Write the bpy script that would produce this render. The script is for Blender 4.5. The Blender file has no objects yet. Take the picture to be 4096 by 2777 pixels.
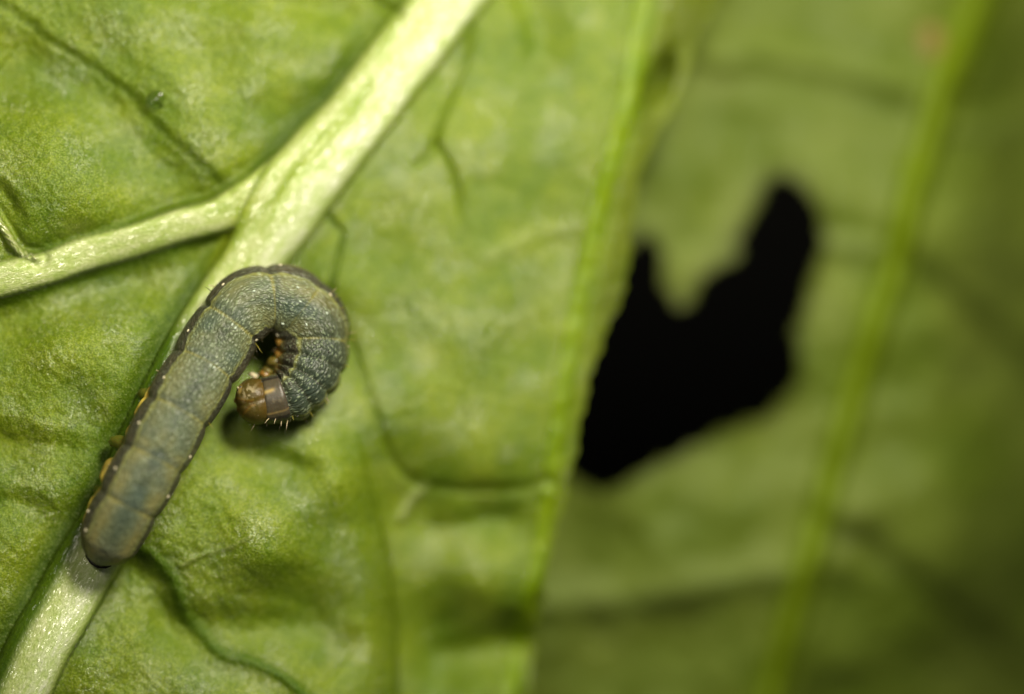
import bpy, math, random
import numpy as np
from mathutils import Vector, Matrix

random.seed(7); rng = np.random.default_rng(7)
S = bpy.context.scene
S.unit_settings.system = 'METRIC'; S.unit_settings.scale_length = 0.01      # one unit is one centimetre
COL = S.collection
D = 12.0                                   # camera to plane of sharp focus
# ------------------------------------------------------------------ camera, light, exposure
cd = bpy.data.cameras.new('camera'); cam = bpy.data.objects.new('camera', cd); COL.objects.link(cam)
cam.location = (0, 0, D); cd.sensor_width = 36.0; cd.lens = 36.0 * D / 4.096
cd.clip_start = 0.5; cd.clip_end = 200
cd.dof.use_dof = True; cd.dof.focus_distance = D - 0.02
cd.dof.aperture_fstop = cd.lens * 1e-3 / 1.45
S.camera = cam
W = bpy.data.worlds.new('World'); S.world = W; W.use_nodes = True
W.node_tree.nodes['Background'].inputs[0].default_value = (1.0, 0.98, 0.9, 1)
W.node_tree.nodes['Background'].inputs[1].default_value = 0.04
S.view_settings.view_transform = 'Standard'; S.view_settings.look = 'None'
S.view_settings.exposure = 0.0; S.view_settings.gamma = 1.0
def area(name, loc, target, size, power, color):
    l = bpy.data.lights.new(name, 'AREA'); l.shape = 'DISK'; l.size = size; l.energy = power; l.color = color
    o = bpy.data.objects.new(name, l); COL.objects.link(o); o.location = loc
    o.rotation_euler = (Vector(target) - Vector(loc)).to_track_quat('-Z', 'Y').to_euler()
area('flash_key', (1.7, 3.5, 4.7), (-1.1, 0.1, 0), 1.9, 745, (1.0, 0.92, 0.74))
area('flash_side', (-2.4, 1.5, 6.4), (-1.0, 0.0, 0), 1.6, 105, (1.0, 0.92, 0.74))

# ------------------------------------------------------------------ numeric helpers
def poly(pts, step=12.0):
    P = np.array(pts, float); n = len(P)
    E = np.vstack([2*P[0]-P[1], P, 2*P[-1]-P[-2]]); out = []
    for i in range(n-1):
        p0, p1, p2, p3 = E[i], E[i+1], E[i+2], E[i+3]
        m = max(2, int(np.linalg.norm((p2-p1)[:2]) / step))
        t = np.linspace(0, 1, m, endpoint=False)[:, None]
        out.append(0.5*((2*p1)+(-p0+p2)*t+(2*p0-5*p1+4*p2-p3)*t**2+(-p0+3*p1-3*p2+p3)*t**3))
    out.append(P[-1:]); return np.vstack(out)
def dist(line, X, Y, reach):
    """distance, arc length, signed side (right of travel positive), extra columns interpolated"""
    L = line[:, :2]; seg = np.hypot(*(L[1:]-L[:-1]).T); cum = np.r_[0, np.cumsum(seg)]
    d = np.full(X.shape, 1e6); s = np.zeros(X.shape); g = np.zeros(X.shape)
    ex = np.zeros(X.shape + (line.shape[1]-2,))
    mask = (X > L[:,0].min()-reach) & (X < L[:,0].max()+reach) & (Y > L[:,1].min()-reach) & (Y < L[:,1].max()+reach)
    xs, ys = X[mask], Y[mask]; bd = np.full(xs.shape, 1e6); bs = np.zeros(xs.shape); bg = np.zeros(xs.shape)
    bi = np.zeros(xs.shape, int); bt = np.zeros(xs.shape)
    for i in range(len(seg)):
        ax, ay = L[i]; dx, dy = (L[i+1]-L[i]) / max(seg[i], 1e-9)
        t = np.clip((xs-ax)*dx+(ys-ay)*dy, 0, seg[i])
        ex_, ey_ = xs-ax-t*dx, ys-ay-t*dy; q = np.hypot(ex_, ey_); m = q < bd
        bd[m] = q[m]; bs[m] = cum[i]+t[m]; bi[m] = i; bt[m] = t[m]/max(seg[i], 1e-9)
        bg[m] = ((xs-ax)*(-dy)+(ys-ay)*dx)[m]
    d[mask] = bd; s[mask] = bs; g[mask] = np.where(bg >= 0, 1, -1)
    if line.shape[1] > 2:
        e = line[:, 2:]; ex[mask] = e[bi]*(1-bt)[:, None] + e[np.minimum(bi+1, len(e)-1)]*bt[:, None]
    return d, s, g, ex
def sm(a, b, x):
    t = np.clip((x-a)/(b-a), 0, 1); return t*t*(3-2*t)
def gs(d, w): return np.exp(-(d/w)**2)
_vn = {}
def vnoise(X, Y, cell, seed=0):
    if seed not in _vn: _vn[seed] = np.random.default_rng(seed).random((257, 257))*2-1
    T = _vn[seed]; x = X/cell+1000; y = Y/cell+1000; ix = np.floor(x).astype(int); iy = np.floor(y).astype(int)
    fx, fy = x-ix, y-iy; fx = fx*fx*fx*(fx*(fx*6-15)+10); fy = fy*fy*fy*(fy*(fy*6-15)+10)
    a = T[ix % 256, iy % 256]; b = T[(ix+1) % 256, iy % 256]; c = T[ix % 256, (iy+1) % 256]; d = T[(ix+1) % 256, (iy+1) % 256]
    return (a*(1-fx)+b*fx)*(1-fy)+(c*(1-fx)+d*fx)*fy
def fbm(X, Y, cell, octs=3, seed=0):
    r = 0; a = 1
    for k in range(octs):
        c, s_ = math.cos(k*1.1), math.sin(k*1.1)
        r = r + a*vnoise(X*c-Y*s_, X*s_+Y*c, cell/2**k, seed+k); a *= 0.5
    return r
def tps(ctrl):
    C = np.array(ctrl, float); P = C[:, :2]/1000; n = len(P)
    def U(r2): return 0.5*r2*np.log(np.maximum(r2, 1e-12))
    K = U(((P[:, None]-P[None])**2).sum(-1)) + np.eye(n)*0.004
    A = np.zeros((n+3, n+3)); A[:n, :n] = K; A[:n, n:] = np.c_[np.ones(n), P]; A[n:, :n] = A[:n, n:].T
    w = np.linalg.solve(A, np.r_[C[:, 2], 0, 0, 0])
    def f(X, Y):
        x, y = X/1000, Y/1000; r = w[n]+w[n+1]*x+w[n+2]*y
        for i in range(n): r = r + w[i]*U((x-P[i, 0])**2+(y-P[i, 1])**2)
        return r
    return f
def world(px, py, z):                      # where a point at height z stands when the photograph shows it at px, py
    k = (D-z)/D; return (px-2048)/1000*k, (1388.5-py)/1000*k, z
def srgb(*c):
    c = np.array(c, float)/255; return np.where(c <= 0.04045, c/12.92, ((c+0.055)/1.055)**2.4)
def mixc(a, b, t): return a*(1-t[..., None]) + b*t[..., None]

def link_mesh(name, V, F, mat, parent=None, colors=None, uv=None, amt=None, normals=None, smooth=True):
    me = bpy.data.meshes.new(name); V = np.ascontiguousarray(V, np.float32)
    if isinstance(F, np.ndarray):
        me.vertices.add(len(V)); me.vertices.foreach_set('co', V.ravel())
        me.loops.add(F.size); me.loops.foreach_set('vertex_index', np.ascontiguousarray(F.ravel(), np.int32))
        me.polygons.add(len(F)); me.polygons.foreach_set('loop_start', np.arange(0, F.size, F.shape[1], dtype=np.int32))
        me.update(calc_edges=True)
    else:
        me.from_pydata([tuple(map(float, v)) for v in V], [], F); me.update()
    me.validate()
    if smooth: me.polygons.foreach_set('use_smooth', np.ones(len(me.polygons), bool))
    if colors is not None:
        a = me.color_attributes.new('Col', 'FLOAT_COLOR', 'POINT')
        a.data.foreach_set('color', np.c_[np.clip(colors, 0, 1), np.ones(len(V))].astype(np.float32).ravel())
    if amt is not None:
        a = me.attributes.new('amt', 'FLOAT', 'POINT'); a.data.foreach_set('value', amt.astype(np.float32))
    if uv is not None:
        u = me.attributes.new('along', 'FLOAT_VECTOR', 'POINT')
        u.data.foreach_set('vector', (np.c_[uv, np.zeros(len(V))] if uv.shape[1] == 2 else uv).astype(np.float32).ravel())
    if normals is not None: me.normals_split_custom_set_from_vertices(normals.astype(np.float32))
    me.materials.append(mat); o = bpy.data.objects.new(name, me); COL.objects.link(o)
    if parent: o.parent = parent
    return o
def root(name, label, cat, loc, group=None):
    o = bpy.data.objects.new(name, None); COL.objects.link(o); o.location = loc; o['label'] = label; o['category'] = cat
    o.empty_display_size = 0.1
    if group: o['group'] = group
    return o

# ------------------------------------------------------------------ materials
class NT:
    def __init__(s, name):
        s.m = bpy.data.materials.new(name); s.m.use_nodes = True; s.t = s.m.node_tree; s.n = s.t.nodes; s.b = s.n['Principled BSDF']; s.out = s.n['Material Output']
    def add(s, typ, **kw):
        n = s.n.new(typ)
        for k, v in kw.items():
            if k.startswith('i_'): n.inputs[k[2:].replace('_', ' ')].default_value = v
            else: setattr(n, k, v)
        return n
    def l(s, a, b): s.t.links.new(a, b)
    def mix(s, fac, a, b, blend='MIX'):
        m = s.add('ShaderNodeMix', data_type='RGBA', blend_type=blend)
        for i, v in ((0, fac), (6, a), (7, b)):
            if hasattr(v, 'is_output'): s.l(v, m.inputs[i])
            elif i == 0: m.inputs[i].default_value = v
            else: m.inputs[i].default_value = (*v[:3], 1)
        return m.outputs[2]
    def ramp(s, v, a, b, lo=0.0, hi=1.0):
        r = s.add('ShaderNodeMapRange'); s.l(v, r.inputs[0]); r.interpolation_type = 'SMOOTHSTEP'
        r.inputs[1].default_value = a; r.inputs[2].default_value = b; r.inputs[3].default_value = lo; r.inputs[4].default_value = hi
        return r.outputs[0]
    def math(s, op, a, b):
        m = s.add('ShaderNodeMath', operation=op)
        for i, v in enumerate((a, b)):
            if hasattr(v, 'is_output'): s.l(v, m.inputs[i])
            else: m.inputs[i].default_value = v
        return m.outputs[0]
    def noise(s, vec, scale, detail=2, rough=0.5):
        n = s.add('ShaderNodeTexNoise'); n.inputs['Scale'].default_value = scale; n.inputs['Detail'].default_value = detail
        n.inputs['Roughness'].default_value = rough; s.l(vec, n.inputs['Vector']); return n.outputs[0]
    def bump(s, h, dist_, strength=1.0, nrm=None):
        b = s.add('ShaderNodeBump'); b.inputs['Strength'].default_value = strength; b.inputs['Distance'].default_value = dist_
        s.l(h, b.inputs['Height'])
        if nrm is not None: s.l(nrm, b.inputs['Normal'])
        return b.outputs[0]
    def scaled(s, vec, v3):
        m = s.add('ShaderNodeVectorMath', operation='MULTIPLY'); s.l(vec, m.inputs[0]); m.inputs[1].default_value = v3; return m.outputs[0]

def glints(t, vec, scale3, tilt, weight, rough, base=None, ior=1.6):
    """a waxy coat of tiny cells, each tilted its own way"""
    v = t.add('ShaderNodeTexVoronoi'); v.inputs['Scale'].default_value = 1.0; t.l(t.scaled(vec, scale3), v.inputs['Vector'])
    a = t.add('ShaderNodeVectorMath', operation='SUBTRACT'); t.l(v.outputs['Color'], a.inputs[0]); a.inputs[1].default_value = (.5, .5, .5)
    b = t.scaled(a.outputs[0], (tilt, tilt, tilt)); c = t.add('ShaderNodeVectorMath', operation='ADD'); t.l(b, c.inputs[0])
    if base is None: base = t.add('ShaderNodeNewGeometry').outputs['Normal']
    t.l(base, c.inputs[1]); n = t.add('ShaderNodeVectorMath', operation='NORMALIZE'); t.l(c.outputs[0], n.inputs[0]); t.l(n.outputs[0], t.b.inputs['Coat Normal'])
    if hasattr(weight, 'is_output'): t.l(weight, t.b.inputs['Coat Weight'])
    else: t.b.inputs['Coat Weight'].default_value = weight
    t.b.inputs['Coat Roughness'].default_value = rough; t.b.inputs['Coat IOR'].default_value = ior
    return v
def leaf_material(name, fine=1.0, rough=0.5, transl=0.28, spec=0.3, coat=1.0):
    t = NT(name); geo = t.add('ShaderNodeTexCoord').outputs['Object']; col = t.add('ShaderNodeAttribute', attribute_name='Col').outputs['Color']
    n_big = t.noise(geo, 5, 3); n_mid = t.noise(geo, 30, 3, 0.6); n_fine = t.noise(geo, 125, 3, 0.65)
    c = t.mix(t.ramp(n_big, 0.3, 0.75), col, (1.04, 1.01, 0.9), 'MULTIPLY')
    c = t.mix(t.ramp(n_mid, 0.58, 0.36, 0, 0.30), c, (0.66, 0.74, 0.35), 'MULTIPLY')
    c = t.mix(t.ramp(n_fine, 0.60, 0.38, 0, 0.85*fine), c, (0.46, 0.58, 0.16), 'MULTIPLY')
    c = t.mix(t.ramp(n_fine, 0.55, 0.74, 0, 0.45*fine), c, (0.50, 0.54, 0.30))
    t.l(c, t.b.inputs['Base Color'])
    sep = t.add('ShaderNodeSeparateXYZ'); t.l(t.add('ShaderNodeAttribute', attribute_name='along').outputs['Vector'], sep.inputs[0])
    cw = t.math('MULTIPLY', t.ramp(n_big, 0.46, 0.62, 0.3*coat, 1.0*coat), t.ramp(sep.outputs[2], 0.1, 0.8, 1.0, 0.12))
    b1 = t.bump(n_mid, 0.009, 0.5); b2 = t.bump(n_fine, 0.006, 0.8*fine, b1)
    t.l(b2, t.b.inputs['Normal'])
    glints(t, geo, (150, 150, 150), 0.75, cw, 0.22, b2, 1.85)
    t.b.inputs['Roughness'].default_value = rough; t.b.inputs['Specular IOR Level'].default_value = spec
    tr = t.add('ShaderNodeBsdfTranslucent'); t.l(t.mix(1.0, c, (1.0, 1.05, 0.30), 'MULTIPLY'), tr.inputs['Color']); t.l(b1, tr.inputs['Normal'])
    mx = t.add('ShaderNodeMixShader'); mx.inputs[0].default_value = transl
    t.l(t.b.outputs[0], mx.inputs[1]); t.l(tr.outputs[0], mx.inputs[2]); t.l(mx.outputs[0], t.out.inputs['Surface'])
    return t.m
def rib_material(name, su=48, sv=170, rough=0.4, spec=0.4, coat=1.0):
    t = NT(name); uv = t.add('ShaderNodeAttribute', attribute_name='along').outputs['Vector']; col = t.add('ShaderNodeAttribute', attribute_name='Col').outputs['Color']
    f = t.noise(t.scaled(uv, (7, 38, 1)), 1.0, 3); blot = t.noise(t.scaled(uv, (9, 14, 1)), 1.0, 4, 0.6); fine = t.noise(t.scaled(uv, (60, 130, 1)), 1.0, 2, 0.6)
    c = t.mix(t.ramp(f, 0.58, 0.42, 0, 0.6), col, (0.74, 0.84, 0.46), 'MULTIPLY')
    c = t.mix(t.ramp(blot, 0.6, 0.4, 0, 0.6), c, (0.74, 0.84, 0.45), 'MULTIPLY')
    c = t.mix(t.ramp(fine, 0.6, 0.4, 0, 0.6), c, (0.66, 0.76, 0.42), 'MULTIPLY')
    t.l(c, t.b.inputs['Base Color'])
    b1 = t.bump(blot, 0.014, 0.5); b2 = t.bump(fine, 0.006, 0.7, b1); t.l(b2, t.b.inputs['Normal'])
    glints(t, uv, (su, sv, 1), 0.85, coat, 0.2, b2, 1.75)
    t.b.inputs['Roughness'].default_value = rough; t.b.inputs['Specular IOR Level'].default_value = spec
    tr = t.add('ShaderNodeBsdfTranslucent'); t.l(c, tr.inputs['Color']); mx = t.add('ShaderNodeMixShader'); mx.inputs[0].default_value = 0.15
    t.l(t.b.outputs[0], mx.inputs[1]); t.l(tr.outputs[0], mx.inputs[2]); t.l(mx.outputs[0], t.out.inputs['Surface'])
    return t.m
def plain(name, color, rough=0.4, spec=0.5, trans=0.0, sub=0.0, alpha=1.0, var=0.0, scale=60):
    t = NT(name); t.b.inputs['Roughness'].default_value = rough; t.b.inputs['Specular IOR Level'].default_value = spec
    t.b.inputs['Transmission Weight'].default_value = trans; t.b.inputs['Subsurface Weight'].default_value = sub
    t.b.inputs['Subsurface Scale'].default_value = 0.03
    geo = t.add('ShaderNodeTexCoord').outputs['Object']; n = t.noise(geo, scale, 3)
    c = t.mix(t.ramp(n, 0.35, 0.65, 0, 1), [v*(1-var) for v in color], [min(1, v*(1+var)) for v in color]); t.l(c, t.b.inputs['Base Color'])
    t.l(t.bump(n, 0.006, 0.5), t.b.inputs['Normal']); return t.m

M_blade = leaf_material('leaf_blade'); M_rear = leaf_material('rear_leaf_blade', 0.6, 0.5, 0.2, 0.25, 0.05)
M_rib = rib_material('leaf_rib'); M_vein = rib_material('leaf_green_vein', 40, 150, 0.45, 0.3, 0.12)

# ------------------------------------------------------------------ front leaf
MID = poly([(2120,-420,135),(1950,-200,135),(1790,0,135),(1667,155,138),(1546,310,138),(1416,481,138),(1312,600,148),(1200,740,155),(1130,850,150),(1010,1040,128),(905,1200,125),(800,1360,124),(715,1520,124),(590,1780,124),(480,2027,124),(325,2290,128),(240,2444,128),(155,2590,128),(70,2777,128),(-60,3050,128),(-150,3250,128)], 25)
V1 = poly([(-420,1175,72),(-150,1148,72),(0,1118,72),(190,1072,66),(333,1020,68),(524,968,66),(714,905,68),(857,868,70),(955,822,80),(1040,762,76),(1125,680,66)], 20)
V2 = poly([(-60,-40),(60,60),(130,100),(180,152),(250,195),(340,250),(400,290),(480,350),(545,400),(562,445),(620,500),(700,570),(800,655),(880,735),(920,775)])
V3 = poly([(1420,-60),(1485,0),(1557,43),(1590,52)])
V4 = poly([(1885,110),(1871,214),(1842,295),(1814,371),(1785,428),(1757,514),(1742,571),(1780,628),(1809,690),(1840,800),(1868,934)])
V4b = poly([(1742,575),(1700,633),(1660,660)])
V5 = poly([(1312,862),(1340,905),(1371,938),(1360,1005),(1345,1067),(1328,1136),(1322,1230)])
V5b = poly([(1366,940),(1395,950)])
V6 = poly([(2370,880),(2344,900),(2200,925),(2115,952),(1940,1040)])
VA = poly([(1395,1340),(1405,1375),(1448,1504),(1500,1650),(1551,1804),(1590,1870),(1637,1915),(1697,1948),(1740,1945),(1825,1958),(1971,1958),(2100,1950),(2190,1930)])
VAd = poly([(1697,1950),(1650,2000),(1610,2070)])
FB = poly([(1390,1560),(1414,1692),(1449,1850),(1481,1979),(1520,2108),(1552,2263),(1571,2431),(1576,2600),(1578,2777),(1585,3150)])
V7 = poly([(440,2140,36),(557,2192,36),(616,2232,36),(680,2296,39),(710,2360,39),(730,2419,39),(754,2468,39),(814,2533,36),(863,2592,33),(912,2622,33),(1011,2648,31),(1100,2690,28),(1190,2754,28),(1330,2900,28)])
V8 = poly([(726,2266),(770,2240),(830,2215),(900,2195),(964,2166),(997,2147)])
VL = poly([(-60,800,17),(-10,880,17),(20,925,17),(50,975,17),(85,1012,16),(150,1032,10)])
MG = poly([(2620,-420,42),(2590,-200,42),(2570,0,42),(2520,355,42),(2462,577,41),(2392,844,39),(2322,1155,39),(2290,1333,39),(2246,1600,36),(2212,1850,36),(2185,2020,36),(2148,2257,33),(2105,2437,33),(2070,2600,33),(2040,2777,33),(1985,3150,33)], 25)
EDGE = np.array([(-420,3000),(-200,2940),(0,2870),(150,2790),(330,2735),(430,2700),(530,2640),(666,2568),(850,2535),(1005,2520),(1147,2502),(1290,2440),(1450,2378),(1627,2333),(1850,2294),(1995,2262),(2170,2205),(2392,2175),(2572,2140),(2777,2118),(3200,2070)], float)

base_f = tps([(905,1200,-.23),(800,1360,-.17),(715,1520,-.11),(-300,-300,-.22),(400,-300,-.2),(1000,-300,-.22),(1500,-200,-.30),(0,100,-.10),(0,330,-.13),(430,60,-.10),(450,200,-.15),(800,200,-.15),(1100,60,-.22),(1400,250,-.32),
 (150,520,-.02),(100,730,.03),(350,560,-.06),(600,430,-.13),(700,300,-.10),(900,420,-.12),(900,620,-.12),(700,700,-.10),(450,780,-.03),(1130,420,-.25),(300,900,-.06),(80,930,.00),(-300,600,0),(-300,950,0),
 (-300,1400,.0),(0,1300,-.02),(250,1230,-.06),(550,1130,-.14),(720,1180,-.14),(600,1300,-.04),(300,1450,.02),(100,1550,.03),(500,1500,-.02),(-300,1900,.0),(0,1850,.02),(180,1720,.04),(350,1760,-.02),(60,2080,.04),(200,2050,-.02),(-20,2350,.0),(-300,2300,.0),(90,2300,-.04),(-300,2700,-.05),
 (1900,-250,-.36),(2000,120,-.34),(2250,60,-.33),(2400,300,-.33),(1950,430,-.28),(2200,600,-.27),(1600,720,-.28),(1800,900,-.26),(2100,850,-.28),(2050,1120,-.26),(1600,1100,-.30),(1480,1000,-.33),(1380,820,-.30),(1400,1240,-.30),(2250,1000,-.33),
 (1700,1350,-.27),(2000,1450,-.27),(1650,1600,-.28),(1900,1750,-.26),(2150,1650,-.30),(1700,1850,-.30),(1950,1900,-.30),(1450,1550,-.29),(1300,1650,-.22),(1500,1800,-.28),
 (1050,1500,-.26),(1000,1720,-.20),(800,1900,-.10),(1150,1850,-.14),(1300,1900,-.13),(900,2050,-.04),(1200,2100,-.10),(700,2150,-.02),(1050,2250,-.05),(1350,2300,-.18),(1000,2400,-.12),(1250,2480,-.27),(820,2380,-.08),(1250,2600,-.16),(1430,2500,-.25),(1450,2200,-.20),(1480,2700,-.26),
 (500,2350,-.10),(620,2430,-.09),(550,2550,-.03),(420,2650,-.02),(700,2680,-.03),(850,2750,-.05),(400,2950,-.05),(1000,2950,-.08),(1400,3000,-.2),
 (1700,2050,-.36),(1950,2060,-.42),(1750,2200,-.32),(2000,2200,-.33),(1650,2400,-.34),(1900,2350,-.32),(2050,2420,-.36),(1750,2600,-.47),(2050,2540,-.50),(1900,2660,-.47),(1700,2700,-.38),(1900,2750,-.36),(1850,3000,-.4)])
FALLS = [(poly(p), a, w, L) for p, a, w, L in (
    ([(560,2335),(800,2370),(1100,2410),(1400,2470),(1545,2560)], .06, 150, 430), ([(1625,2050),(1850,2025),(2140,1985)], .04, 85, 260),
    ([(1600,2590),(1850,2500),(2110,2390)], .055, 130, 330), ([(-150,1640),(120,1670),(400,1720)], .05, 110, 330), ([(-150,1930),(40,1930),(250,1960)], .045, 90, 300),
    ([(1950,-80),(2060,120),(2050,330)], -.05, 90, 260), ([(700,1230),(640,1330),(520,1420)], .03, 70, 200), ([(1040,1700),(1180,1790),(1380,1830)], .04, 80, 260), ([(-100,640),(60,740),(150,930)], .035, 60, 160),
    ([(250,-60),(700,60),(1150,130),(1480,150)], -.05, 110, 330))]
def fall(d, g, a, w, L, start=0.0):
    x = d*g*(1 if a > 0 else -1)-start; return -abs(a)*sm(0, w, x)*(1-sm(w, L, x))
def ridge(d, w, p=2.0): return np.clip(1-(np.clip(d/w, 0, 1))**p, 0, 1)**0.5
def front_leaf(X, Y, want=False):
    Z = base_f(X, Y) - 0.16*sm(1300, 2300, X)
    dm, s_m, g_m, e_m = dist(MID, X, Y, 420); wm = e_m[..., 0]+1e-6
    d1, s1, g1, e1 = dist(V1, X, Y, 360); w1 = e1[..., 0]+1e-6
    d2, *_ = dist(V2, X, Y, 200); d3, *_ = dist(V3, X, Y, 150)
    d4, s4, *_ = dist(V4, X, Y, 200); d4b, *_ = dist(V4b, X, Y, 100); d5, *_ = dist(V5, X, Y, 150); d6, *_ = dist(V6, X, Y, 150)
    dA, *_ = dist(VA, X, Y, 200); dAd, *_ = dist(VAd, X, Y, 100); dB, sB, gB, _ = dist(FB, X, Y, 400)
    d7, s7, g7, e7 = dist(V7, X, Y, 250); w7 = e7[..., 0]+1e-6; d8, *_ = dist(V8, X, Y, 100)
    dL, sL, gL, eL = dist(VL, X, Y, 150); wL = eL[..., 0]+1e-6
    dg, sg, gg, eg = dist(MG, X, Y, 500); wg = eg[..., 0]+1e-6
    blade = sm(0.8, 1.6, dm/wm)*sm(0.8, 1.5, d1/w1)
    # puckered tissue between the veins, with finer grain on top
    Z = Z + blade*(0.040*(1-0.5*sm(1300, 1700, X))*fbm(X, Y, 270, 1, 3) + 0.0030*fbm(X, Y, 62, 2, 11) + 0.0026*fbm(X, Y, 24, 2, 21)*sm(1500, 700, X))
    for ln, a_, w_, L_ in FALLS:
        df, sf, gf, _ = dist(ln, X, Y, L_+60); tot = np.hypot(*(ln[1:, :2]-ln[:-1, :2]).T).sum()
        Z = Z + blade*fall(df, gf, a_, w_, L_)*sm(0, 130, sf)*(1-sm(tot-130, tot, sf))*(df < L_+50)
    _, s2, g2, _ = dist(V2, X, Y, 520); dv2, *_ = dist(V2, X, Y, 520)
    Z = Z + blade*fall(dv2, g2, .05, 150, 450, -45)*(dv2 < 480)*sm(60, 300, s2) + blade*fall(d1, g1, .055, 105, 290, 62)*(d1 < 350)*(1-sm(780, 960, X))
    Z = Z - 0.010*gs(d2, 22)
    Z = Z - 0.03*gs(d3, 25) - 0.018*gs(d4, 20)*(1-sm(700, 900, s4)) - 0.02*gs(d4b, 18) - 0.015*gs(d5, 16) + 0.008*gs(d6, 34)
    Z = Z - 0.015*gs(dA, 22) + 0.02*gs(dAd, 22) + 0.008*gs(d8, 9)
    # fold: the sheet left of the line rolls down and the sheet right of it lies lower
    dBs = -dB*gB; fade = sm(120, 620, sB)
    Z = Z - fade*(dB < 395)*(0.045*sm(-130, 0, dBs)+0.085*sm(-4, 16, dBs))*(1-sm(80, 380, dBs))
    # midrib: a thick half round cord sunk between two valleys
    Z = Z - 0.018*gs(dm-wm*1.15, 60)*(dm < 400)*sm(0.9, 1.5, d1/w1) - 0.012*gs(d1-w1*1.25, 38)*(d1 < 290)*sm(0.7, 1.2, dm/wm)
    Hm = 0.076*ridge(dm, wm, 3.6); H1 = 0.036*ridge(d1, w1, 3.2)*(1-sm(400, 1500, -s1*0)) 
    side = -g_m*dm/wm
    Hm = Hm - 0.018*gs(side+0.25, 0.16)*(s_m > 900)*(s_m < 1700)*(1-sm(1400, 1700, s_m))*sm(900, 1100, s_m)
    kk = 28.0; H = np.log(np.exp(kk*Hm)+np.exp(kk*H1)-1)/kk
    Z = Z + H
    Z = Z + 0.011*(1-(np.clip(d7/w7, 0, 1))**2)**2 - 0.045*gs(-g7*d7-60, 45)*(d7 < 240)*0 - 0.030*gs(d7*(-g7)+78, 56)*(d7 < 240)
    Z = Z + 0.012*ridge(dL, wL, 2)*(1+0.5*np.sin(dL*gL*0.9)) - 0.02*gs(dL-30, 18)*(dL < 100)
    # margin: small swollen vein, then the sheet curls under
    far = -gg*dg
    Z = Z + 0.016*ridge(dg, wg, 2) + 0.007*fbm(X, Y, 90, 2, 40)*gs(far-10, 60)*(dg < 200)
    under = np.clip((far*(dg < 495)-wg)/110, 0, 4); Z = Z - 0.05*under**1.5
    cav = np.exp(-(((X-2655)*0.94+(Y-310)*0.34)/40)**2-(((Y-320)*0.94-(X-2655)*0.34)/100)**2); Z = Z - 0.20*cav
    if not want: return Z
    n = fbm(X, Y, 160, 3, 60); n2 = fbm(X, Y, 40, 2, 70)
    g_light = srgb(156,174,34); g_mid = srgb(104,138,6); g_deep = srgb(82,110,0); pale = srgb(210,219,158); yel = srgb(165,182,20)
    C = mixc(np.broadcast_to(g_mid, X.shape+(3,)), g_light, np.clip(0.55+0.28*n+0.1*n2, 0, 1))
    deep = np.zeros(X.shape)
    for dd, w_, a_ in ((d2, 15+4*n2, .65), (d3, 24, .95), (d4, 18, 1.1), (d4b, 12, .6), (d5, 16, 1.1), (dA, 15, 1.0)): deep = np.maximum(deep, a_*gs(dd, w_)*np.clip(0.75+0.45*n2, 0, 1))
    deep = np.maximum(deep, np.where(g_m > 0, 1.0, 0.3)*gs(dm-wm*1.1, np.where(g_m > 0, 55, 26))*(dm > wm*0.9)); deep = np.maximum(deep, np.where(g1 > 0, 1.0, 0.6)*gs(d1-w1*1.15, np.where(g1 > 0, 44, 24))*(d1 > w1*0.9)*(dm > wm))  # green rims, darkened in colour on the shaded side of each rib
    deep = np.maximum(deep, 0.7*fade*gs(dBs+16, 34)*(dBs < 8))  # shade painted along the fold where the sheet turns from the light
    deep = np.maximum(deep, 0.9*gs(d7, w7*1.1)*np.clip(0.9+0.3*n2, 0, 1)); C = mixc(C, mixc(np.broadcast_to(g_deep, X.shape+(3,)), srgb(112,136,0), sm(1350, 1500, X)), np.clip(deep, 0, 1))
    C = mixc(C, srgb(92,128,4), 0.75*gs(d7, w7*0.7)*np.clip(0.9+0.3*n2, 0, 1))
    C = mixc(C, pale*0.8, 0.5*gs(d6, 26)*(0.6+0.4*n2)+0.5*gs(dAd, 20)+0.55*gs(d8, 7)*(0.6+0.5*n2))
    C = mixc(C, pale*0.9, gs(np.hypot(X-2190, Y-1926), 24))
    C = mixc(C, srgb(128,150,0), 0.95*gs(dg, wg*1.35)*np.clip(0.8+0.3*fbm(X, Y, 80, 2, 43), 0, 1))
    C = mixc(C, srgb(124,136,34), 0.7*sm(0.1, 0.6, under))
    rib = np.clip(sm(1.05, 0.86, dm/wm), 0, 1); r1 = np.clip(sm(1.08, 0.84, d1/w1), 0, 1)
    ribc = mixc(np.broadcast_to(pale, X.shape+(3,)), srgb(234,240,208), sm(-0.3, 0.5, side)*(1-sm(0.7, 0.95, side)))  # lighter right half: the highlight painted into the rib colour
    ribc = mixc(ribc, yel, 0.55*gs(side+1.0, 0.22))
    ribc = mixc(ribc, srgb(84,112,4), np.clip(1.1*sm(-0.25, -0.8, side)*sm(1120, 1400, Y), 0, 1))  # shadow on the left flank painted in as deep olive green
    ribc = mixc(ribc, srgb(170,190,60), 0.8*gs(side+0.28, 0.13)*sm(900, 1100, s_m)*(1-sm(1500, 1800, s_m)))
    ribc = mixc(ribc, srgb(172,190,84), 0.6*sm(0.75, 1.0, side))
    s1r = sm(760, 1500, X)
    r1c = mixc(np.broadcast_to(srgb(210,219,160), X.shape+(3,)), srgb(168,188,50), 0.6*sm(700, 990, X)*gs(-g1*d1/w1-0.75, 0.5))
    C = mixc(C, r1c, r1); seam = 0.75*gs(side+0.95, 0.28)*sm(740, 830, Y)*(1-sm(1000, 1150, Y))
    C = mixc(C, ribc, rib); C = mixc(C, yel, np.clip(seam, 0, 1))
    C = mixc(C, srgb(205,205,165), sm(1.1, 0.7, dL/wL)*(0.55+0.45*np.sin(dL*gL*1.0)))
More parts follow.
